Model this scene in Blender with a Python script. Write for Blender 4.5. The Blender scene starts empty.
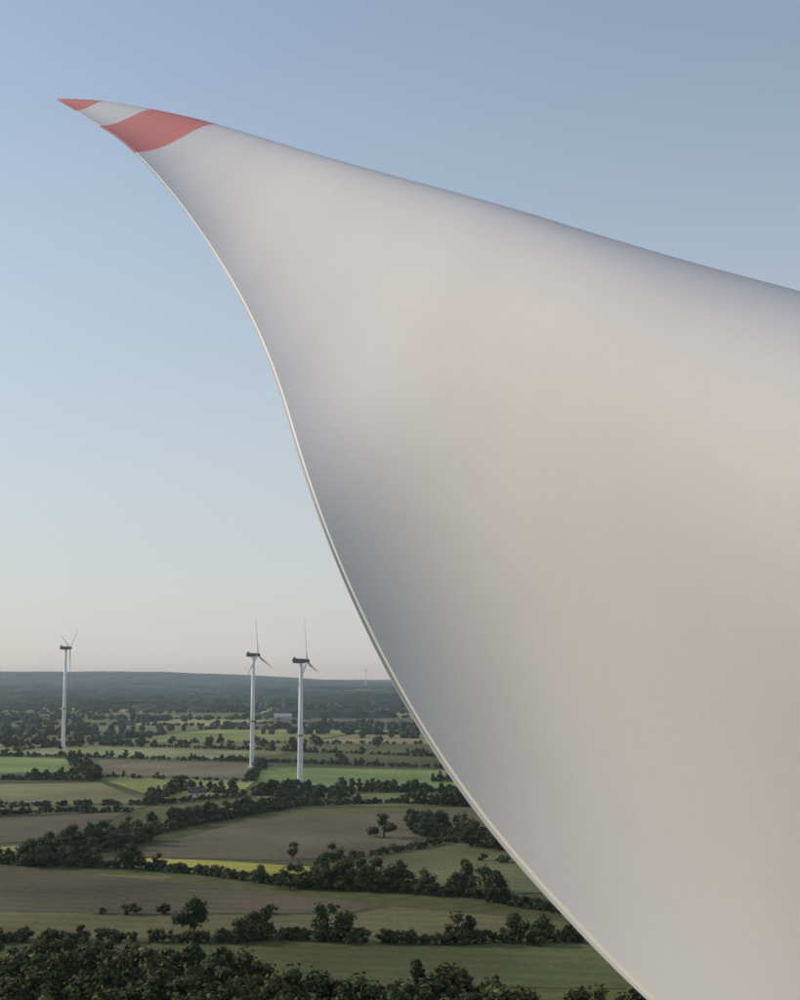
import bpy, math, random
import numpy as np
from mathutils import Vector, Matrix
random.seed(5); rng=np.random.default_rng(5)
scene=bpy.context.scene
scene.view_settings.view_transform='Standard'
scene.view_settings.look='None'
scene.view_settings.exposure=0

# ------------------------------------------------------------ camera
CAMH=91.0; F=1389.0; PITCH=math.atan(172/F)
cd=bpy.data.cameras.new("camera"); cam=bpy.data.objects.new("camera",cd)
scene.collection.objects.link(cam); scene.camera=cam
cam.location=(0,0,CAMH); cam.rotation_euler=(math.pi/2+PITCH,0,0)
cd.sensor_width=36; cd.lens=50.0; cd.clip_start=0.1; cd.clip_end=120000
cd.dof.use_dof=True; cd.dof.focus_distance=13.0; cd.dof.aperture_fstop=8.0
RT=np.array([1,0,0.]); UP=np.array([0,-math.sin(PITCH),math.cos(PITCH)]); FW=np.array([0,math.cos(PITCH),math.sin(PITCH)])
def ray(px,py):
    return RT*(px-400)/F+UP*(500-py)/F+FW
def G(px,py):          # survey point on the flat plain
    r=ray(px,py); t=-CAMH/r[2]
    return np.array([r[0]*t,r[1]*t])

# ------------------------------------------------------------ light
SUN_EL=math.radians(23); SUN_AZ=math.radians(-70)   # azimuth from +Y clockwise
sd=Vector((math.sin(SUN_AZ)*math.cos(SUN_EL),math.cos(SUN_AZ)*math.cos(SUN_EL),math.sin(SUN_EL)))
sl=bpy.data.lights.new("sun",'SUN'); sl.energy=2.4; sl.angle=math.radians(0.5); sl.color=(1,0.85,0.68)
so=bpy.data.objects.new("sun",sl); scene.collection.objects.link(so)
so.rotation_euler=sd.to_track_quat('Z','Y').to_euler(); so.location=(-50,50,200)
w=bpy.data.worlds.new("World"); scene.world=w; w.use_nodes=True
nt=w.node_tree; bg=nt.nodes["Background"]
sky=nt.nodes.new("ShaderNodeTexSky"); sky.sky_type='NISHITA'; sky.sun_disc=False
sky.sun_elevation=SUN_EL; sky.sun_rotation=SUN_AZ; sky.altitude=50; sky.air_density=1.0; sky.dust_density=0.7; sky.ozone_density=1.5
hs=nt.nodes.new("ShaderNodeHueSaturation"); hs.inputs["Saturation"].default_value=0.85; hs.inputs["Value"].default_value=1.0
nt.links.new(sky.outputs[0],hs.inputs["Color"])
tint=nt.nodes.new("ShaderNodeMix"); tint.data_type='RGBA'; tint.blend_type='MULTIPLY'; tint.inputs[0].default_value=1
nt.links.new(hs.outputs[0],tint.inputs[6]); tint.inputs[7].default_value=(1.03,1.22,1.24,1)
# low-level haze: thickest at the horizon, thinning upwards
tc=nt.nodes.new("ShaderNodeTexCoord"); sx=nt.nodes.new("ShaderNodeSeparateXYZ"); nt.links.new(tc.outputs["Generated"],sx.inputs[0])
hr=nt.nodes.new("ShaderNodeMapRange"); hr.interpolation_type='SMOOTHSTEP'
hr.inputs[1].default_value=-0.06; hr.inputs[2].default_value=0.50; hr.inputs[3].default_value=0.84; hr.inputs[4].default_value=0.22
nt.links.new(sx.outputs["Z"],hr.inputs[0])
veil=nt.nodes.new("ShaderNodeMix"); veil.data_type='RGBA'; nt.links.new(hr.outputs[0],veil.inputs[0])
nt.links.new(tint.outputs[2],veil.inputs[6]); veil.inputs[7].default_value=(4.95,4.7,4.85,1)
nt.links.new(veil.outputs[2],bg.inputs[0]); bg.inputs[1].default_value=0.12

# ------------------------------------------------------------ helpers
def new_mat(name,rough=0.8,spec=0.2):
    m=bpy.data.materials.new(name); m.use_nodes=True
    b=m.node_tree.nodes["Principled BSDF"]; b.inputs["Roughness"].default_value=rough
    b.inputs["Specular IOR Level"].default_value=spec
    return m,m.node_tree,b
def mesh_obj(name,v,f,mat=None,col=None,smooth=False,parent=None):
    """v (N,3), f (M,k) ndarray or list of lists"""
    me=bpy.data.meshes.new(name)
    if isinstance(f,np.ndarray):
        k=f.shape[1]; me.vertices.add(len(v)); me.vertices.foreach_set("co",np.asarray(v,np.float32).ravel())
        me.loops.add(f.size); me.loops.foreach_set("vertex_index",f.astype(np.int32).ravel())
        me.polygons.add(len(f)); me.polygons.foreach_set("loop_start",np.arange(0,f.size,k,dtype=np.int32))
        me.polygons.foreach_set("loop_total",np.full(len(f),k,np.int32))
        me.update(calc_edges=True)
    else:
        me.from_pydata([tuple(map(float,p)) for p in v],[],f); me.update()
    if col is not None:
        a=me.color_attributes.new("Col",'FLOAT_COLOR','POINT')
        c=np.ones((len(v),4),np.float32); c[:,:3]=col; a.data.foreach_set("color",c.ravel())
    me.polygons.foreach_set("use_smooth",np.full(len(me.polygons),smooth))
    if mat: me.materials.append(mat)
    o=bpy.data.objects.new(name,me); scene.collection.objects.link(o)
    if parent: o.parent=parent
    return o
def noise_col(nt,b,base,scale,amt,vec=None,src=None):
    """multiply base colour by noise"""
    n=nt.nodes.new("ShaderNodeTexNoise"); n.inputs["Scale"].default_value=scale; n.inputs["Detail"].default_value=6
    g=nt.nodes.new("ShaderNodeNewGeometry"); nt.links.new(vec or g.outputs["Position"],n.inputs["Vector"])
    mr=nt.nodes.new("ShaderNodeMapRange"); mr.inputs[1].default_value=0.3; mr.inputs[2].default_value=0.7
    mr.inputs[3].default_value=1-amt; mr.inputs[4].default_value=1+amt; nt.links.new(n.outputs[0],mr.inputs[0])
    mx=nt.nodes.new("ShaderNodeVectorMath"); mx.operation='SCALE'; nt.links.new(mr.outputs[0],mx.inputs["Scale"])
    if src: nt.links.new(src,mx.inputs[0])
    else: mx.inputs[0].default_value=base
    return mx.outputs[0]

# ------------------------------------------------------------ terrain
ER=6.371e6
def ridgeA(th):
    p=th*F+400
    a=np.interp(p,[-2500,-900,-300,0,170,250,330,400,520,800,1500,2500],[50,60,80,90,86,62,26,10,14,26,40,50])
    return a
def height(x,y):
    d=np.sqrt(x*x+y*y); th=np.arctan2(x,y)
    z=-d*d/(2*ER)
    b=np.exp(-((d-10500)/2200)**2)
    wob=1+0.02*np.sin(th*60+1)+0.012*np.sin(th*143)
    z=z+b*ridgeA(np.clip(th,-1.5,1.5))*wob
    b2=np.exp(-((d-6500)/900)**2)
    z=z+b2*(5+5*np.sin(th*23+2))
    return z
radii=np.concatenate([[0],np.geomspace(60,48000,190)]); NA=1080
A=np.linspace(0,2*math.pi,NA,endpoint=False)
RR,AA=np.meshgrid(radii[1:],A,indexing='ij')
X=RR*np.sin(AA); Y=RR*np.cos(AA)
Z=height(X,Y)
V=np.concatenate([[[0,0,0]],np.stack([X,Y,Z],-1).reshape(-1,3)])
n=len(radii)-1
i,j=np.meshgrid(np.arange(n-1),np.arange(NA),indexing='ij')
a=1+i*NA+j; b_=1+i*NA+(j+1)%NA; c=1+(i+1)*NA+(j+1)%NA; d=1+(i+1)*NA+j
FQ=np.stack([a,d,c,b_],-1).reshape(-1,4)
fan=np.array([[0,1+(2*k+2)%NA,1+2*k+1,1+2*k] for k in range(NA//2)])
FQ=np.concatenate([FQ,fan])
gm,gnt,gb=new_mat("ground_grass",0.95,0.1)
gcol=noise_col(gnt,gb,(0.11,0.115,0.042),0.004,0.45)
g2=noise_col(gnt,gb,None,0.15,0.25,src=gcol)
geo=gnt.nodes.new("ShaderNodeNewGeometry"); ln=gnt.nodes.new("ShaderNodeVectorMath"); ln.operation='LENGTH'
gnt.links.new(geo.outputs["Position"],ln.inputs[0])
mr=gnt.nodes.new("ShaderNodeMapRange"); mr.inputs[1].default_value=7500; mr.inputs[2].default_value=8500; gnt.links.new(ln.outputs["Value"],mr.inputs[0])
mx=gnt.nodes.new("ShaderNodeMix"); mx.data_type='RGBA'; gnt.links.new(mr.outputs[0],mx.inputs[0]); gnt.links.new(g2,mx.inputs[6])
wd=noise_col(gnt,gb,(0.035,0.05,0.028),0.006,0.6); gnt.links.new(wd,mx.inputs[7])
gnt.links.new(mx.outputs[2],gb.inputs["Base Color"])
ground=mesh_obj("ground",V,FQ,gm,smooth=True)

# ------------------------------------------------------------ farm fields
palette=[(0.135,0.115,0.075),(0.12,0.105,0.07),(0.20,0.175,0.10),(0.14,0.14,0.055),(0.16,0.185,0.065),
         (0.19,0.22,0.075),(0.12,0.122,0.048),(0.25,0.225,0.12),(0.24,0.24,0.095),(0.34,0.31,0.08),(0.15,0.145,0.065)]
fv=[];ff=[];fc=[]
def add_poly(pts,col,dz):
    base=len(fv); col=(col[0]*1.24,col[1]*1.2,col[2]*1.1)
    for p in pts:
        fv.append((p[0],p[1],float(height(np.array(p[0]),np.array(p[1])))+dz)); fc.append(col)
    ar=sum(pts[k][0]*pts[(k+1)%len(pts)][1]-pts[(k+1)%len(pts)][0]*pts[k][1] for k in range(len(pts)))
    idx=list(range(base,base+len(pts)))
    ff.append(idx if ar>0 else idx[::-1])
hand=[
 ([(-60,858),(0,866),(150,880),(385,905),(350,913),(150,914),(-60,912)],(0.095,0.081,0.056)),
 ([(-60,914),(150,916),(350,915),(395,907),(565,922),(600,936),(-60,940)],(0.12,0.114,0.056)),
 ([(250,948),(600,940),(680,990),(300,985)],(0.092,0.104,0.045)),
 ([(120,856),(255,818),(470,811),(500,832),(330,862)],(0.12,0.105,0.072)),
 ([(125,858),(215,861),(312,867),(306,879),(185,873)],(0.33,0.32,0.07)),
 ([(318,866),(500,838),(560,850),(600,890),(480,896),(400,888)],(0.118,0.125,0.058)),
 ([(-60,822),(130,812),(60,838),(-60,850)],(0.11,0.096,0.068)),
 ([(-60,852),(28,845),(20,860),(-60,858)],(0.23,0.235,0.09)),
 ([(-60,785),(100,783),(150,803),(-60,807)],(0.18,0.175,0.09)),
 ([(95,777),(255,781),(240,794),(165,801)],(0.22,0.24,0.08)),
 ([(-60,755),(70,759),(76,772),(-60,775)],(0.18,0.24,0.08)),
 ([(100,760),(262,764),(250,779),(95,775)],(0.16,0.14,0.095)),
 ([(262,767),(470,771),(480,792),(300,789),(258,782)],(0.16,0.21,0.07)),
 ([(255,797),(420,793),(490,797),(500,806),(270,808)],(0.13,0.155,0.06)),
 ([(-60,743),(100,747),(250,752),(240,760),(-60,753)],(0.23,0.24,0.12)),
 ([(-60,808),(150,806),(130,811),(-60,820)],(0.12,0.132,0.06)),
]
for k,(pp,cc) in enumerate(hand):
    add_poly([G(*p) for p in pp],cc,0.10+0.02*k)
parcels=[]
def bsp(x0,y0,x1,y1):
    wx=x1-x0; wy=y1-y0; cy=(y0+y1)/2
    tgt=190+0.06*max(cy,0)
    if max(wx,wy)>tgt*random.uniform(0.9,1.9):
        t=random.uniform(0.36,0.64)
        if wx>wy*random.uniform(0.8,1.3): bsp(x0,y0,x0+wx*t,y1); bsp(x0+wx*t,y0,x1,y1)
        else: bsp(x0,y0,x1,y0+wy*t); bsp(x0,y0+wy*t,x1,y1)
    else: parcels.append((x0,y0,x1,y1))
bsp(-6500,-1500,5500,8200)
rot=math.radians(-9)
def rp(x,y):
    xx=x+25*math.sin(y/310)+18*math.sin(x/500+1); yy=y+30*math.sin(x/420)+15*math.sin(y/260)
    return np.array([xx*math.cos(rot)-yy*math.sin(rot),xx*math.sin(rot)+yy*math.cos(rot)])
hedges=[]
for (x0,y0,x1,y1) in parcels:
    cxy=rp((x0+x1)/2,(y0+y1)/2); d0=np.hypot(*cxy); th=math.atan2(cxy[0],cxy[1]); 
    inhand = d0<1640 and -0.36<th<0.12 and cxy[1]>0
    if inhand: continue
    m=4+d0*0.001
    co=[(x0+m,y0+m),((x0+x1)/2,y0+m),(x1-m,y0+m),(x1-m,(y0+y1)/2),(x1-m,y1-m),((x0+x1)/2,y1-m),(x0+m,y1-m),(x0+m,(y0+y1)/2)]
    col=random.choice(palette[:9]+palette[3:7]+palette[10:]) if random.random()>0.04 else palette[9]
    s=random.uniform(0.85,1.3); col=tuple(q*s for q in col)
    if d0<7600: add_poly([rp(*q) for q in co],col,0.05+d0*0.00006)
    if random.random()<0.85: hedges.append((rp(x0,y0),rp(x1,y0)))
    if random.random()<0.6: hedges.append((rp(x0,y0),rp(x0,y1)))
fm,fnt,fb=new_mat("field_soil_and_crop",0.95,0.1)
at=fnt.nodes.new("ShaderNodeAttribute"); at.attribute_name="Col"
c1=noise_col(fnt,fb,None,0.012,0.3,src=at.outputs["Color"])
c2=noise_col(fnt,fb,None,0.35,0.18,src=c1)
mp=fnt.nodes.new("ShaderNodeMapping"); mp.inputs["Rotation"].default_value=(0,0,math.radians(12)); mp.inputs["Scale"].default_value=(1,1,0)
gg=fnt.nodes.new("ShaderNodeNewGeometry"); fnt.links.new(gg.outputs["Position"],mp.inputs[0])
wv=fnt.nodes.new("ShaderNodeTexWave"); wv.bands_direction='Y'; wv.inputs["Scale"].default_value=0.028; wv.inputs["Distortion"].default_value=1.5; wv.inputs["Detail"].default_value=3; wv.inputs["Detail Scale"].default_value=0.4
fnt.links.new(mp.outputs[0],wv.inputs["Vector"])
mrr=fnt.nodes.new("ShaderNodeMapRange"); mrr.inputs[3].default_value=0.93; mrr.inputs[4].default_value=1.06; fnt.links.new(wv.outputs["Fac"],mrr.inputs[0])
sc=fnt.nodes.new("ShaderNodeVectorMath"); sc.operation='SCALE'; fnt.links.new(c2,sc.inputs[0]); fnt.links.new(mrr.outputs[0],sc.inputs["Scale"])
fnt.links.new(sc.outputs[0],fb.inputs["Base Color"])
mesh_obj("farm_fields",fv,ff,fm,col=np.array(fc))

# ------------------------------------------------------------ trees
def cubesphere(n):
    vs=[];fs=[]
    for ax in range(3):
        for s in (-1,1):
            base=len(vs)
            for i in range(n+1):
                for j in range(n+1):
                    p=[0,0,0]; p[ax]=s; p[(ax+1)%3]=-1+2*i/n; p[(ax+2)%3]=-1+2*j/n
                    p=np.array(p,float); p/=np.linalg.norm(p); vs.append(p)
            for i in range(n):
                for j in range(n):
                    q=[base+i*(n+1)+j,base+(i+1)*(n+1)+j,base+(i+1)*(n+1)+j+1,base+i*(n+1)+j+1]
                    fs.append(q if s>0 else q[::-1])
    return np.array(vs),np.array(fs)
def limb(p0,p1,r0,r1,k=6):
    p0=np.array(p0,float);p1=np.array(p1,float); d=p1-p0; d/=np.linalg.norm(d)
    u=np.cross(d,[0.3,0.9,0.1]); u/=np.linalg.norm(u); v=np.cross(d,u)
    vs=[];fs=[]
    for (p,r) in ((p0,r0),(p1,r1)):
        for q in range(k):
            t=2*math.pi*q/k; vs.append(p+r*(math.cos(t)*u+math.sin(t)*v))
    for q in range(k): fs.append([q,(q+1)%k,k+(q+1)%k,k+q])
    return np.array(vs),np.array(fs)
CS3=cubesphere(3)
def hsh(v,s):
    return np.sin(v[:,0]*5.1+s)+np.sin(v[:,1]*6.3+s*2.1)+np.sin(v[:,2]*5.7+s*1.3)
def make_tree(seed,nleaf,leaf,bush=False,slim=1.0,low=0.27):
    r=np.random.default_rng(seed); Vs=[];Fs=[];Cs=[];off=0
    def add(v,f,c):
        nonlocal off
        Vs.append(v);Fs.append(f+off);Cs.append(np.broadcast_to(c,(len(v),3)).copy()); off+=len(v)
    bark=np.array([0.05,0.04,0.03])
    nl=r.integers(9,14); lobes=[]
    for k in range(nl):
        t=r.uniform(0,2*math.pi); rad=r.uniform(0.05,0.30)*slim
        zc=r.uniform(low,0.78) if not bush else r.uniform(0.15,0.62)
        if zc>0.6: rad*=0.6
        if k==0: rad=0.05; zc=0.82 if not bush else 0.6
        lobes.append((np.array([rad*math.cos(t),rad*math.sin(t),zc]),r.uniform(0.09,0.19)*(0.8+0.2*slim)))
    if not bush:
        a,b=limb((0,0,-0.03),(0.01,0,0.45),0.035,0.02); add(a,b,bark)
        for L in lobes[:6]:
            a,b=limb((0.005,0,0.22),L[0],0.016,0.005,5); add(a,b,bark)
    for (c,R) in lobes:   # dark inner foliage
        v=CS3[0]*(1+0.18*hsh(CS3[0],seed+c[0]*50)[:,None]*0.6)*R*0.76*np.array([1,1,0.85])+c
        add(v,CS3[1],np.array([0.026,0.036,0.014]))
    if nleaf:
        li=r.integers(0,nl,nleaf); dirs=r.normal(size=(nleaf,3)); dirs/=np.linalg.norm(dirs,axis=1)[:,None]
        cc=np.array([lobes[k][0] for k in li]); RRr=np.array([lobes[k][1] for k in li])
        rr=r.uniform(0.75,1.3,nleaf)+0.15*np.sin(dirs[:,0]*7+li)*np.sin(dirs[:,1]*6+seed)
        P=cc+dirs*(RRr*rr)[:,None]*np.array([1,1,0.9])
        nrm=dirs+r.normal(size=(nleaf,3))*0.45; nrm/=np.linalg.norm(nrm,axis=1)[:,None]
        u=np.cross(nrm,r.normal(size=(nleaf,3))); u/=np.linalg.norm(u,axis=1)[:,None]; v=np.cross(nrm,u)
        s=leaf*r.uniform(0.6,1.4,nleaf)[:,None]
        q=np.stack([P-u*s-v*s*.6,P+u*s*.8-v*s,P+u*s+v*s*.7,P-u*s*.7+v*s],1).reshape(-1,3)
        f=np.arange(nleaf*4).reshape(-1,4)
        br=(0.6+0.5*r.random(nleaf))*(0.75+0.5*r.random(nl)[li])
        col=np.array([0.084,0.104,0.034])*br[:,None]; col[:,0]*=r.uniform(0.8,1.3,nleaf)
        add(q,f,np.repeat(col,4,0))
    return np.concatenate(Vs),np.concatenate(Fs),np.concatenate(Cs)
def blob_tree(seed,k=3):
    v,f=CS3
    v=v*(1+0.13*hsh(v*1.3,seed)[:,None])
    v=v*np.array([0.38,0.38,0.5])+np.array([0,0,0.45])
    sh=0.85+0.25*np.sin(v[:,0]*20+seed)
    return v,f,np.array([0.048,0.062,0.027])*sh[:,None]
P0=[make_tree(s,680,0.029,slim=sl_,low=lw) for s,sl_,lw in ((1,1,.22),(2,1.25,.25),(3,0.85,.2),(4,1.4,.3),(6,0.7,.2),(7,1.1,.15),(8,1.5,.2))]
P0b=[make_tree(s,300,0.045,bush=True,slim=1.7) for s in (11,12,13)]
P1=[make_tree(s,190,0.055,slim=sl_,low=.2) for s,sl_ in ((21,1.1),(22,1.4),(23,0.9),(24,0.75),(25,1.5))]
P1b=[make_tree(s,60,0.09,bush=True,slim=1.8) for s in (31,32)]
P2=[blob_tree(s) for s in (41,42,43)]
class Bag:
    def __init__(s): s.d={}
    def put(s,key,proto,x,y,h,wd): s.d.setdefault((key,proto),[]).append((x,y,h,wd,random.uniform(0,6.283),random.uniform(0.65,1.3),random.uniform(0.85,1.3)))
LIB={'0':P0,'0b':P0b,'1':P1,'1b':P1b,'2':P2}
def build(name,bag,mat):
    VV=[];FF=[];CC=[];off=0
    for (k,pi),L in bag.d.items():
        v,f,c=LIB[k][pi]; L=np.array(L); x,y,h,wd,ro,br,rd=L.T; N=len(L)
        cs,sn=np.cos(ro),np.sin(ro)
        vx=(v[None,:,0]*cs[:,None]-v[None,:,1]*sn[:,None])*(h*wd)[:,None]+x[:,None]
        vy=(v[None,:,0]*sn[:,None]+v[None,:,1]*cs[:,None])*(h*wd)[:,None]+y[:,None]
        vz=v[None,:,2]*h[:,None]+height(x,y)[:,None]
        VV.append(np.stack([vx,vy,vz],-1).reshape(-1,3))
        FF.append((f[None]+(np.arange(N)*len(v))[:,None,None]).reshape(-1,4)+off)
        cc=c[None]*br[:,None,None]; cc=cc*np.stack([rd,np.ones(N),np.ones(N)],-1)[:,None,:]; CC.append(cc.reshape(-1,3)); off+=N*len(v)
    VV=np.concatenate(VV);FF=np.concatenate(FF);CC=np.concatenate(CC)
    print(name,len(FF)); return mesh_obj(name,VV,FF,mat,col=CC)
tm,tnt,tb=new_mat("foliage",0.7,0.15)
ta=tnt.nodes.new("ShaderNodeAttribute"); ta.attribute_name="Col"
tnt.links.new(noise_col(tnt,tb,None,0.4,0.2,src=ta.outputs["Color"]),tb.inputs["Base Color"])
hb=Bag(); wb=Bag()
def plant(bag,x,y,h,bush=False):
    d=math.hypot(x,y)
    if d<820: k='0'
    elif d<1900: k='1'
    else: k='2'
    if bush and k!='2': k+='b'
    bag.put(k,random.randrange(len(LIB[k])),x,y,h,random.uniform(0.8,1.3)*(1.8 if k=='2' and bush else 1.05))
def row(p0,p1,sp,h0,h1,tree=0.4,gap=0.05,jit=2.0,bag=hb):
    """hedge: a continuous line of shrubs with trees standing in irregular groups"""
    p0=np.array(p0);p1=np.array(p1);L=np.linalg.norm(p1-p0); t=0; ph=random.uniform(0,6); ph2=random.uniform(0,6)
    while t<L:
        p=p0+(p1-p0)*t/L; x=p[0]+random.uniform(-jit,jit); y=p[1]+random.uniform(-jit,jit)
        if random.random()>gap: plant(bag,x,y,random.uniform(2.8,5.6)+(h0*0.14),bush=True)
        den=tree*(1+1.1*math.sin(t/31+ph)+0.5*math.sin(t/11+ph2))
        if random.random()<den*0.8:
            plant(bag,p[0]+random.gauss(0,jit*1.6),p[1]+random.gauss(0,jit*1.6),random.uniform(h0*0.75,h1))
        t+=sp*0.85*random.uniform(0.6,1.4)
def prow(pts,sp,h0,h1,**k):
    for a,b in zip(pts[:-1],pts[1:]): row(G(*a),G(*b),sp,h0,h1,**k)
prow([(-60,856),(30,866),(130,868),(200,874),(300,888)],4.0,6,11,tree=0.4)
prow([(300,888),(340,890),(400,893),(470,897),(560,914)],4.2,8,14,tree=0.7,gap=0.03)
prow([(310,886),(350,888),(420,892)],6,10,15,tree=0.9)
prow([(30,862),(60,850),(130,838),(230,818),(300,806),(400,803),(500,808)],4.2,7,13,tree=0.7,gap=0.0)
prow([(30,866),(70,855),(120,848),(150,840)],4.5,9,14,tree=0.9,gap=0.0)
prow([(60,852),(110,838),(200,822),(290,808)],6,8,13,tree=0.9,gap=0.0)
prow([(240,938),(330,941),(420,944),(600,942)],4.0,6,11,tree=0.35)
prow([(-60,942),(120,942),(260,942)],4,5,9,tree=0.35)
prow([(330,862),(420,848),(500,832)],6,3,6,tree=0.1,gap=0.2)
prow([(420,835),(450,842),(500,850),(560,856)],5,8,14,tree=0.8,gap=0.03)
prow([(415,830),(455,836),(500,842)],6,9,14,tree=0.8)
prow([(-60,820),(60,812),(130,812)],5,5,9,tree=0.3)
prow([(-60,808),(150,805),(240,797)],5,4,9,tree=0.3)
prow([(-60,779),(40,780),(80,780)],4.5,8,12,tree=0.6)
prow([(72,762),(85,770),(92,781)],5,9,13,tree=.9)
prow([(150,803),(180,790),(250,796),(300,792)],6,6,12,tree=0.5)
prow([(-60,755),(70,757),(260,762),(470,769)],6,6,10,tree=0.45)
prow([(250,781),(262,765)],6,7,11,tree=0.5)
prow([(255,796),(310,790),(400,792),(500,795)],5,7,12,tree=0.7)
prow([(90,777),(160,779),(250,782)],7,3,7,tree=0.3,gap=0.2)
prow([(-60,742),(100,745),(250,750),(440,757)],7,7,11,tree=0.5)
prow([(240,808),(300,800),(350,797)],5,8,13,tree=0.8)
prow([(0,914),(200,915),(350,914)],9,1.5,3,tree=0,gap=0.7)
for px,py,h in ((293,859,9),(384,838,14),(176,790,12),(190,792,10),(333,864,10),(500,846,14),(466,890,14),(130,870,13),(60,750,11),(415,795,13),(340,762,12),(264,938,11),(322,940,13),(346,941,11),(470,943,10)):
    x,y=G(px,py); plant(hb,x,y,h)
for a,b in hedges:
    m=(a+b)/2; d0=np.hypot(*m); th=math.atan2(m[0],m[1])
    if m[1]<-200 or abs(th)>0.75: continue
    if d0<1600 and -0.36<th<0.12: continue
    if d0<450: continue
    if d0>7500: continue
    row(a,b,6+d0*0.0024,8,13,tree=0.38,gap=0.05,jit=4+d0*0.0008)
for k in range(130):
    d0=random.uniform(1500,4500); th=random.uniform(-0.6,0.5); cx,cy=d0*math.sin(th),d0*math.cos(th)
    if d0<1700 and -0.36<th<0.12: continue
    for q in range(random.randint(10,30)):
        plant(hb,cx+random.gauss(0,45+d0*0.012),cy+random.gauss(0,12),random.uniform(8,14))
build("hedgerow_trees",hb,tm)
for gx in np.arange(-200,140,6.6):
    for gy in np.arange(280,450,7.2):
        x=gx+random.uniform(-3,3); y=gy+random.uniform(-3,3)
        p=400+F*x/y; lim=np.interp(p,[-200,60,120,240,290,430,560,640,900],[424,430,432,420,394,384,370,360,345])+6*math.sin(x/9)+4*math.sin(x/4)
        if y>lim: continue
        h=random.uniform(7.5,15)
        plant(wb,x,y,h,bush=random.random()<0.15)
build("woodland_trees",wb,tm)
ob=Bag()
x,y=G(194,936); ob.put('0',3,x,y,13.5,1.05); build("oak_tree",ob,tm)

# far forest canopies
cv=[];cf=[];cc=[];off=0
def canopy(cx,cy,L,W,rotc,cell,H):
    global off
    nx=max(3,int(L/cell)); ny=max(3,int(W/cell))
    u,v=np.meshgrid(np.linspace(-1,1,nx+1),np.linspace(-1,1,ny+1),indexing='ij')
    seed=random.uniform(0,50)
    r=np.sqrt(u*u+v*v); ang=np.arctan2(v,u)
    k=np.maximum(np.abs(u),np.abs(v))/np.maximum(r,1e-6)
    rr=k*(1+0.15*np.sin(3*ang+seed)+0.1*np.sin(7*ang+seed*2))
    U=u*rr;Vv=v*rr
    x=U*L/2;y=Vv*W/2
    x=x+rng.uniform(-.3,.3,x.shape)*cell; y=y+rng.uniform(-.3,.3,x.shape)*cell
    X_=cx+x*math.cos(rotc)-y*math.sin(rotc); Y_=cy+x*math.sin(rotc)+y*math.cos(rotc)
    edge=np.maximum(np.abs(u),np.abs(v))
    hh=H*rng.uniform(0.65,1.15,x.shape); hh[edge>0.999]=-0.5
    Z_=height(X_,Y_)+hh
    cv.append(np.stack([X_,Y_,Z_],-1).reshape(-1,3))
    i,j=np.meshgrid(np.arange(nx),np.arange(ny),indexing='ij'); a=i*(ny+1)+j
    cf.append(np.stack([a,a+ny+1,a+ny+2,a+1],-1).reshape(-1,4)+off)
    b=rng.uniform(0.6,1.3,x.size)[:,None]*random.uniform(0.8,1.15)
    cc.append(np.array([0.036,0.05,0.024])*b); off+=x.size
for k in range(170):
    d0=random.uniform(2600,9000); th=random.uniform(-0.7,0.6)
    if d0<3200 and random.random()<0.6: continue
    canopy(d0*math.sin(th),d0*math.cos(th),random.uniform(250,1100),random.uniform(80,300),random.uniform(-0.25,0.25)-0.1,13+d0*0.0012,14)
for th in np.arange(-0.75,0.65,0.045):   # wooded ridge
    for d0 in (8200,9100,9900,10600):
        canopy(d0*math.sin(th),d0*math.cos(th),random.uniform(600,1000),random.uniform(500,800),-th,26,14)
mesh_obj("forest",np.concatenate(cv),np.concatenate(cf),tm,col=np.concatenate(cc))

# ------------------------------------------------------------ wind turbines
tw,twn,twb=new_mat("tower_white_paint",0.45,0.4)
twn.links.new(noise_col(twn,twb,(0.76,0.76,0.75),0.15,0.06),twb.inputs["Base Color"])
dk,dkn,dkb=new_mat("nacelle_dark_paint",0.5,0.4); dkn.links.new(noise_col(dkn,dkb,(0.12,0.12,0.135),0.5,0.15),dkb.inputs["Base Color"])
bd,bdn,bdb=new_mat("marking_band_paint",0.5,0.3); bdn.links.new(noise_col(bdn,bdb,(0.28,0.20,0.20),0.5,0.15),bdb.inputs["Base Color"])
def lathe(name,prof,mat,parent,k=32,loc=(0,0,0),rotm=None,smooth=True):
    v=[];f=[]
    for (r,z) in prof:
        for q in range(k):
            t=2*math.pi*q/k; v.append((r*math.cos(t),r*math.sin(t),z))
    for s in range(len(prof)-1):
        for q in range(k): f.append([s*k+q,s*k+(q+1)%k,(s+1)*k+(q+1)%k,(s+1)*k+q])
    f.append(list(range(k))[::-1]); f.append([(len(prof)-1)*k+q for q in range(k)])
    o=mesh_obj(name,v,f,mat,smooth=smooth,parent=parent)
    o.matrix_local=Matrix.Translation(loc)@(rotm.to_4x4() if rotm else Matrix.Identity(4))
    return o
def small_blade(name,R,mat,parent,M):
    v=[];f=[];k=12;N=14
    for s in range(N+1):
        t=s/N; r=1.2+t*(R-1.2); ch=np.interp(t,[0,.06,.2,.5,.9,1],[1.4,1.4,2.6,1.6,0.7,0.2]); th=np.interp(t,[0,.06,.2,.5,1],[1.4,1.4,0.7,0.3,0.06]); tw_=math.radians(np.interp(t,[0,.2,1],[22,16,-1]))
        for q in range(k):
            a=2*math.pi*q/k; y=ch*(0.5*math.cos(a)+ (0.2 if t>.1 else 0)); x=th*0.5*math.sin(a)
            v.append((x*math.cos(tw_)-y*math.sin(tw_),x*math.sin(tw_)+y*math.cos(tw_),r))
    for s in range(N):
        for q in range(k): f.append([s*k+q,s*k+(q+1)%k,(s+1)*k+(q+1)%k,(s+1)*k+q])
    f.append([N*k+q for q in range(k)])
    o=mesh_obj(name,v,f,mat,smooth=True,parent=parent); o.matrix_local=M; return o
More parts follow.
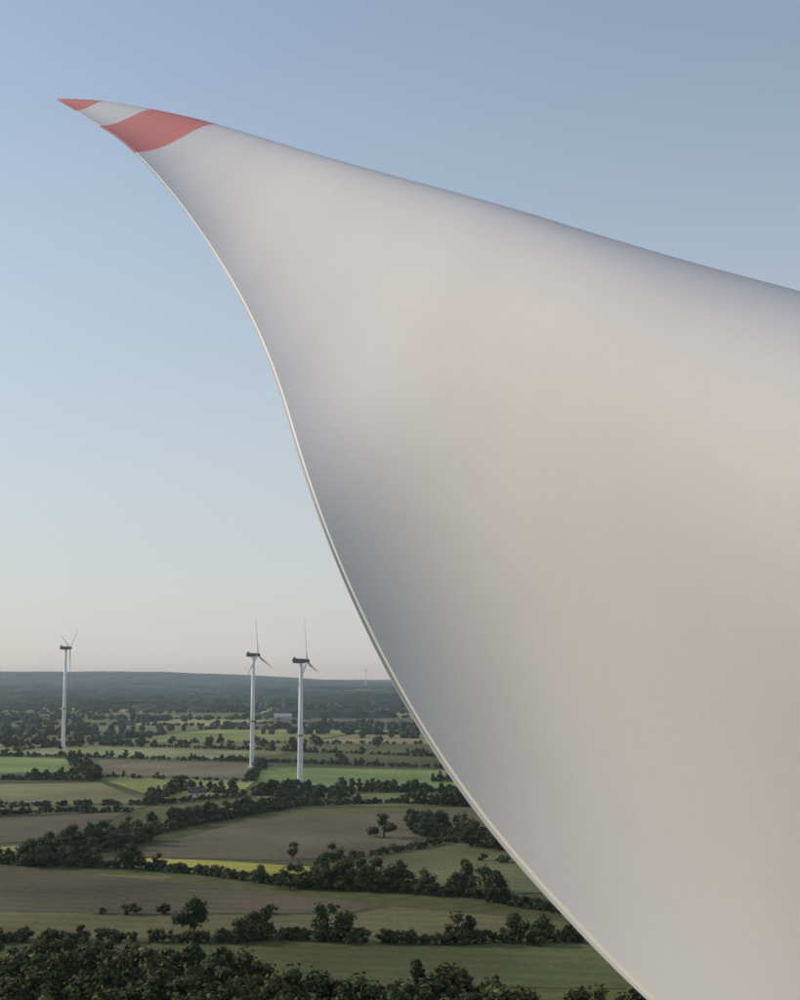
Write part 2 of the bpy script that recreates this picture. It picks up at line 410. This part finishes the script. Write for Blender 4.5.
def turbine(px,base_py,hub_py,phase,yaw,R,D=None):
    x,y=G(px,base_py) if D is None else ((px-400)/F*D,D)
    r=ray(px,hub_py); H=CAMH+r[2]*y/r[1]
    e=bpy.data.objects.new("wind_turbine",None); scene.collection.objects.link(e)
    z0=float(height(np.array(x),np.array(y))); e.location=(x,y,z0); H-=z0; e.rotation_euler=(0,0,yaw)
    lathe("tower",[(2.5,-0.5),(2.4,2),(2.0,H*0.4),(1.45,H-2.2)],tw,e)
    lathe("foundation",[(5.5,-0.5),(5.5,0.25),(2.6,0.6)],tw,e)
    lathe("marking_band",[(2.02,0),(2.0,1.6)],bd,e,loc=(0,0,H*0.40)).scale=(1.03,1.03,1)
    prof=[(-7.0,1.3,1.3,0.2),(-6.6,1.75,1.75,0.1),(-2,1.95,2.0,0),(2.4,1.9,1.9,0),(3.4,1.5,1.5,0)]
    v=[];f=[];k=16
    for (xx,hy,hz,dz) in prof:
        for q in range(k):
            a=2*math.pi*(q+.5)/k; cy=math.copysign(abs(math.cos(a))**0.4,math.cos(a)); cz=math.copysign(abs(math.sin(a))**0.4,math.sin(a))
            v.append((xx,hy*cy,hz*cz+dz))
    for s in range(len(prof)-1):
        for q in range(k): f.append([s*k+q,s*k+(q+1)%k,(s+1)*k+(q+1)%k,(s+1)*k+q])
    f.append(list(range(k))[::-1]); f.append([(len(prof)-1)*k+q for q in range(k)])
    o=mesh_obj("nacelle",v,f,dk,parent=e); o.location=(0,0,H)
    bv=[(a,b,c) for a in (-6.2,-4.8) for b in (-1.5,1.5) for c in (1.9,3.1)]
    o=mesh_obj("roof_cooler",bv,[[0,1,3,2],[4,6,7,5],[0,4,5,1],[2,3,7,6],[1,5,7,3],[0,2,6,4]],dk,parent=e); o.location=(0,0,H)
    lathe("wind_vane_mast",[(0.08,0),(0.05,2.2)],dk,e,k=8,loc=(-3.5,0.8,H+1.9))
    hubx=5.0
    RX=Matrix.Rotation(math.pi/2,3,'Y')
    lathe("hub_spinner",[(1.4,-1.6),(1.75,-0.8),(1.75,0.6),(1.3,1.6),(0.6,2.2),(0.1,2.4)],dk,e,loc=(hubx,0,H),rotm=RX)
    for q in range(3):
        a=phase+q*2*math.pi/3
        small_blade("rotor_blade_%d"%(q+1),R,tw,e,Matrix.Translation((hubx,0,H))@Matrix.Rotation(-a,4,'X'))
    return e
yw=math.atan2(-0.23,0.97)
turbine(300,787,661,math.radians(-14),yw,35)
turbine(252,767,655,math.radians(-10),yw-0.1,37)
turbine(63,750,648,math.radians(172),yw+0.15,38)
turbine(366,0,670,math.radians(20),yw,38,D=8000)

# ------------------------------------------------------------ farm buildings
wl,wln,wlb=new_mat("rendered_wall",0.8,0.2); wln.links.new(noise_col(wln,wlb,(0.6,0.58,0.54),0.5,0.15),wlb.inputs["Base Color"])
rf,rfn,rfb=new_mat("roof_tiles",0.8,0.2); rfn.links.new(noise_col(rfn,rfb,(0.11,0.095,0.085),0.6,0.25),rfb.inputs["Base Color"])
rg,rgn,rgb_=new_mat("sheet_metal_roof",0.5,0.4); rgn.links.new(noise_col(rgn,rgb_,(0.5,0.5,0.5),0.3,0.15),rgb_.inputs["Base Color"])
gl,gln,glb=new_mat("window_glass",0.15,0.5); gln.links.new(noise_col(gln,glb,(0.04,0.05,0.06),0.5,0.2),glb.inputs["Base Color"])
def house(name,px,py,L,W,H,RH,rotz,wm,rm):
    x,y=G(px,py); e=bpy.data.objects.new(name,None); scene.collection.objects.link(e)
    e.location=(x,y,float(height(np.array(x),np.array(y)))+0.1); e.rotation_euler=(0,0,rotz)
    l,w_=L/2,W/2
    v=[(-l,-w_,0),(l,-w_,0),(l,w_,0),(-l,w_,0),(-l,-w_,H),(l,-w_,H),(l,w_,H),(-l,w_,H),(-l,0,H+RH),(l,0,H+RH)]
    mesh_obj("walls",v,[[0,1,5,4],[1,2,6,9,5],[2,3,7,6],[3,0,4,8,7]],wm,parent=e)
    ov=0.5; s=RH/w_
    v=[(-l-ov,-w_-ov,H-ov*s+.1),(l+ov,-w_-ov,H-ov*s+.1),(l+ov,0,H+RH+.1),(-l-ov,0,H+RH+.1),(l+ov,w_+ov,H-ov*s+.1),(-l-ov,w_+ov,H-ov*s+.1)]
    o=mesh_obj("roof",v,[[0,1,2,3],[3,2,4,5]],rm,parent=e); md=o.modifiers.new("s",'SOLIDIFY'); md.thickness=0.2; md.offset=1
    v=[];f=[]
    nw=max(2,int(L/4))
    for k in range(nw):
        cx=-l+(k+.5)*L/nw
        for yy in (-w_-.03,w_+.03):
            b=len(v); v+= [(cx-.6,yy,1),(cx+.6,yy,1),(cx+.6,yy,2.3),(cx-.6,yy,2.3)]; f.append([b,b+1,b+2,b+3])
    mesh_obj("windows",v,f,gl,parent=e)
    mesh_obj("door",[(-l-.03,-.6,0),(-l-.03,.6,0),(-l-.03,.6,2.2),(-l-.03,-.6,2.2)],[[0,1,2,3]],gl,parent=e)
for (nm,px,py,L,W,H,RH,rz,wm,rm) in (
 ("farmhouse",197,797,12,8,3.5,3.5,0.2,wl,rf),("farmhouse",283,719,34,14,6,5,0.1,wl,rg),
 ("barn",272,716,40,18,6,4,-0.1,wl,rg),("barn",296,717,35,16,6,4,0.2,wl,rg),("farmhouse",305,722,16,10,5,5,0.7,wl,rf),
 ("farmhouse",130,728,16,10,5,5,0.3,wl,rf),("farmhouse",35,731,16,10,5,5,0.9,wl,rf),
 ("farmhouse",350,729,16,10,5,5,0.1,wl,rf)):
    house(nm,px,py,L,W,H,RH,rz,wm,rm)

# ------------------------------------------------------------ the near rotor blade
K=1.4
T=np.array([
(58,98.5,42,57,100),(80,99.5,37,64,103.5),(105,101.5,32,75,110),(150,110,25,97,125),(220,127.5,17.9,130,146),
(287,148,14,182,206),(337,162.5,12,218,260),(409,183.5,10,252,322),(484,205,8.5,281,397),(552,225,7.5,306,486),
(592,236,7,341,580),(639,248,6.5,400,702),(694,263,6,476,818),(759,280,5.5,557,912),(837,301,5,642,1000),
(975,338,4.3,782,1115),(1200,400,3.5,1030,1280)],float)
Pn=ray(837,300)*5*K; Pt=ray(58,98.5)*42*K
DV=(Pt-Pn)/np.linalg.norm(Pt-Pn)
LE=[];TE=[]
for (lx,ly,z,tx,ty) in T:
    L=ray(lx,ly)*z*K; r=ray(tx,ty); t=np.dot(L,DV)/np.dot(r,DV); LE.append(L);TE.append(r*t)
LE=np.array(LE);TE=np.array(TE)
ax=LE[-1]*0.6+TE[-1]*0.4; cdir=(TE[-1]-LE[-1]); cl=np.linalg.norm(cdir); cdir/=cl
for (dist,ch,) in ((3,3.3),(6,2.9),(9,2.4),(12,2.3)):
    c0=ax-DV*dist
    LE=np.vstack([LE,c0-cdir*ch*0.5]);TE=np.vstack([TE,c0+cdir*ch*0.5])
sp=np.concatenate([[0],np.cumsum(np.linalg.norm(np.diff((LE+TE)/2,axis=0),axis=1))])
def cat(P,par,q):
    m=np.zeros_like(P); h=np.diff(par)[:,None]; s=np.diff(P,axis=0)/h
    m[1:-1]=(s[:-1]*h[1:]+s[1:]*h[:-1])/(h[1:]+h[:-1]); m[0]=s[0];m[-1]=s[-1]
    k=np.clip(np.searchsorted(par,q)-1,0,len(par)-2); hh=(par[k+1]-par[k])[:,None]; t=((q-par[k])[:,None])/hh
    return (2*t**3-3*t**2+1)*P[k]+(t**3-2*t**2+t)*hh*m[k]+(-2*t**3+3*t**2)*P[k+1]+(t**3-t**2)*hh*m[k+1]
idx=np.linspace(0,len(sp)-1,300); q=np.interp(idx,np.arange(len(sp)),sp)
L_=cat(LE,sp,q);T_=cat(TE,sp,q)
for it in range(60):
    for P in (L_,T_): P[1:-1]=P[1:-1]*0.5+0.25*(P[:-2]+P[2:])
NP=64;NS=36
xp=0.5*(1-np.cos(np.linspace(0,1,NP)*math.pi))*0.984
xs=0.5*(1-np.cos(np.linspace(0,1,NS)*math.pi))
tA=np.interp(q,[0,sp[4],sp[10],sp[16],sp[-1]],[0.10,0.17,0.28,0.36,0.36])
kA=np.interp(q,[0,sp[4],sp[8],sp[16],sp[-1]],[0.3,0.52,0.70,0.80,0.80])
nA=np.interp(q,[0,sp[3],sp[10],sp[16],sp[-1]],[0.0,0.02,0.055,0.06,0.06])
for it in range(900):
    for P in (tA,kA,nA): P[1:-1]=P[1:-1]*0.5+0.25*(P[:-2]+P[2:])
def yt(x,t): return 5*t*(.2969*np.sqrt(x)-.126*x-.3516*x**2+.2843*x**3-.1036*x**4)
rings=[]
for s in range(len(q)):
    c=T_[s]-L_[s]; ch=np.linalg.norm(c); cu=c/max(ch,1e-6)
    nn=np.cross(cu,DV); nn/=np.linalg.norm(nn)
    if np.dot(nn,-L_[s])<0: nn=-nn          # pressure side looks to the viewer's side
    rootb=np.clip((q[s]-sp[16])/(sp[-2]-sp[16]),0,1)
    t=tA[s]; kk=kA[s]; nose=nA[s]
    circ=lambda x: np.sqrt(np.maximum(x*(1-x),0))
    yp=(yt(xp,t)+nose*np.sqrt(xp)*(1-xp)**3-kk*xp**2*(1-xp)+0.004*np.minimum(1,xp*20))*(1-rootb)+circ(xp)*rootb
    ys=-(yt(xs,t)*0.9+kk*xs**2*(1-xs))*(1-rootb)-circ(xs)*rootb
    pr=[L_[s]+cu*ch*x+nn*ch*y for x,y in zip(xp,yp)]
    e0=pr[-1]; e1=L_[s]+cu*ch*1.0+nn*(ch*(yp[-1]-0.008)*(1-rootb))
    e2=L_[s]+cu*ch*1.0+nn*(ch*(yp[-1]-0.016)*(1-rootb))
    sr=[L_[s]+cu*ch*x+nn*ch*y for x,y in zip(xs[1:-1],ys[1:-1])][::-1]
    rings.append(pr+[e0,e1,e1,e2]+sr)
rings=np.array(rings)+np.array([0,0,CAMH]); R_=rings.shape[1]
fs=[];mi=[]
zr=np.linalg.norm(L_,axis=1)
def zt(k): return np.linalg.norm(LE[k])
b1=zt(2)*1.0; b2=zt(3)*0.97; b3=zt(4)
for s in range(len(q)-1):
    zz=zr[s]
    red = zz>b1 or (b3<zz<b2)
    for k in range(R_):
        if k in (NP-1,NP+1): continue   # split edges at the lip
        k2=(k+1)%R_
        fs.append([s*R_+k,s*R_+k2,(s+1)*R_+k2,(s+1)*R_+k]); mi.append(2 if (k==NP and not red) else (1 if red else 0))
fs.append([(len(q)-1)*R_+k for k in range(R_)]);mi.append(0)
wm_,wn,wb_=new_mat("blade_gelcoat",0.42,0.2)
def gel(nt,b,base):
    s1=noise_col(nt,b,base,0.6,0.025); s2=noise_col(nt,b,None,14,0.012,src=s1)
    nt.links.new(s2,b.inputs["Base Color"])
    n=nt.nodes.new("ShaderNodeTexNoise"); n.inputs["Scale"].default_value=3; n.inputs["Detail"].default_value=4
    g=nt.nodes.new("ShaderNodeNewGeometry"); nt.links.new(g.outputs["Position"],n.inputs["Vector"])
    mr=nt.nodes.new("ShaderNodeMapRange"); mr.inputs[3].default_value=0.62; mr.inputs[4].default_value=0.75; nt.links.new(n.outputs[0],mr.inputs[0]); nt.links.new(mr.outputs[0],b.inputs["Roughness"])
gel(wn,wb_,(0.60,0.585,0.60))
rm_,rn,rb=new_mat("blade_red_marking",0.45,0.25); gel(rn,rb,(0.58,0.19,0.17))
em_,en,eb=new_mat("trailing_edge_sunlit_tone",0.45,0.25); gel(en,eb,(0.80,0.77,0.69))  # lighter cream than the gelcoat: sunlight on the lip put into its colour
near=bpy.data.objects.new("wind_turbine_blade",None); scene.collection.objects.link(near)
bo=mesh_obj("blade_shell",rings.reshape(-1,3),fs,None,smooth=True,parent=near)
for m in (wm_,rm_,em_): bo.data.materials.append(m)
bo.data.polygons.foreach_set("material_index",np.array(mi,np.int32)); bo.data.update()

# ------------------------------------------------------------ hazy air over the plain
hz=bpy.data.materials.new("hazy_air"); hz.use_nodes=True; h=hz.node_tree; h.nodes.clear()
o_=h.nodes.new("ShaderNodeOutputMaterial"); vs=h.nodes.new("ShaderNodeVolumeScatter"); vs.inputs["Color"].default_value=(0.72,0.88,1,1); vs.inputs["Density"].default_value=0.00006; vs.inputs["Anisotropy"].default_value=0.2
h.links.new(vs.outputs[0],o_.inputs["Volume"])
v=[(x,y,z) for x in (-16000,16000) for y in (250,14000) for z in (-100,135)]
mesh_obj("haze",v,[[0,1,3,2],[4,6,7,5],[0,4,5,1],[2,3,7,6],[1,5,7,3],[0,2,6,4]],hz)
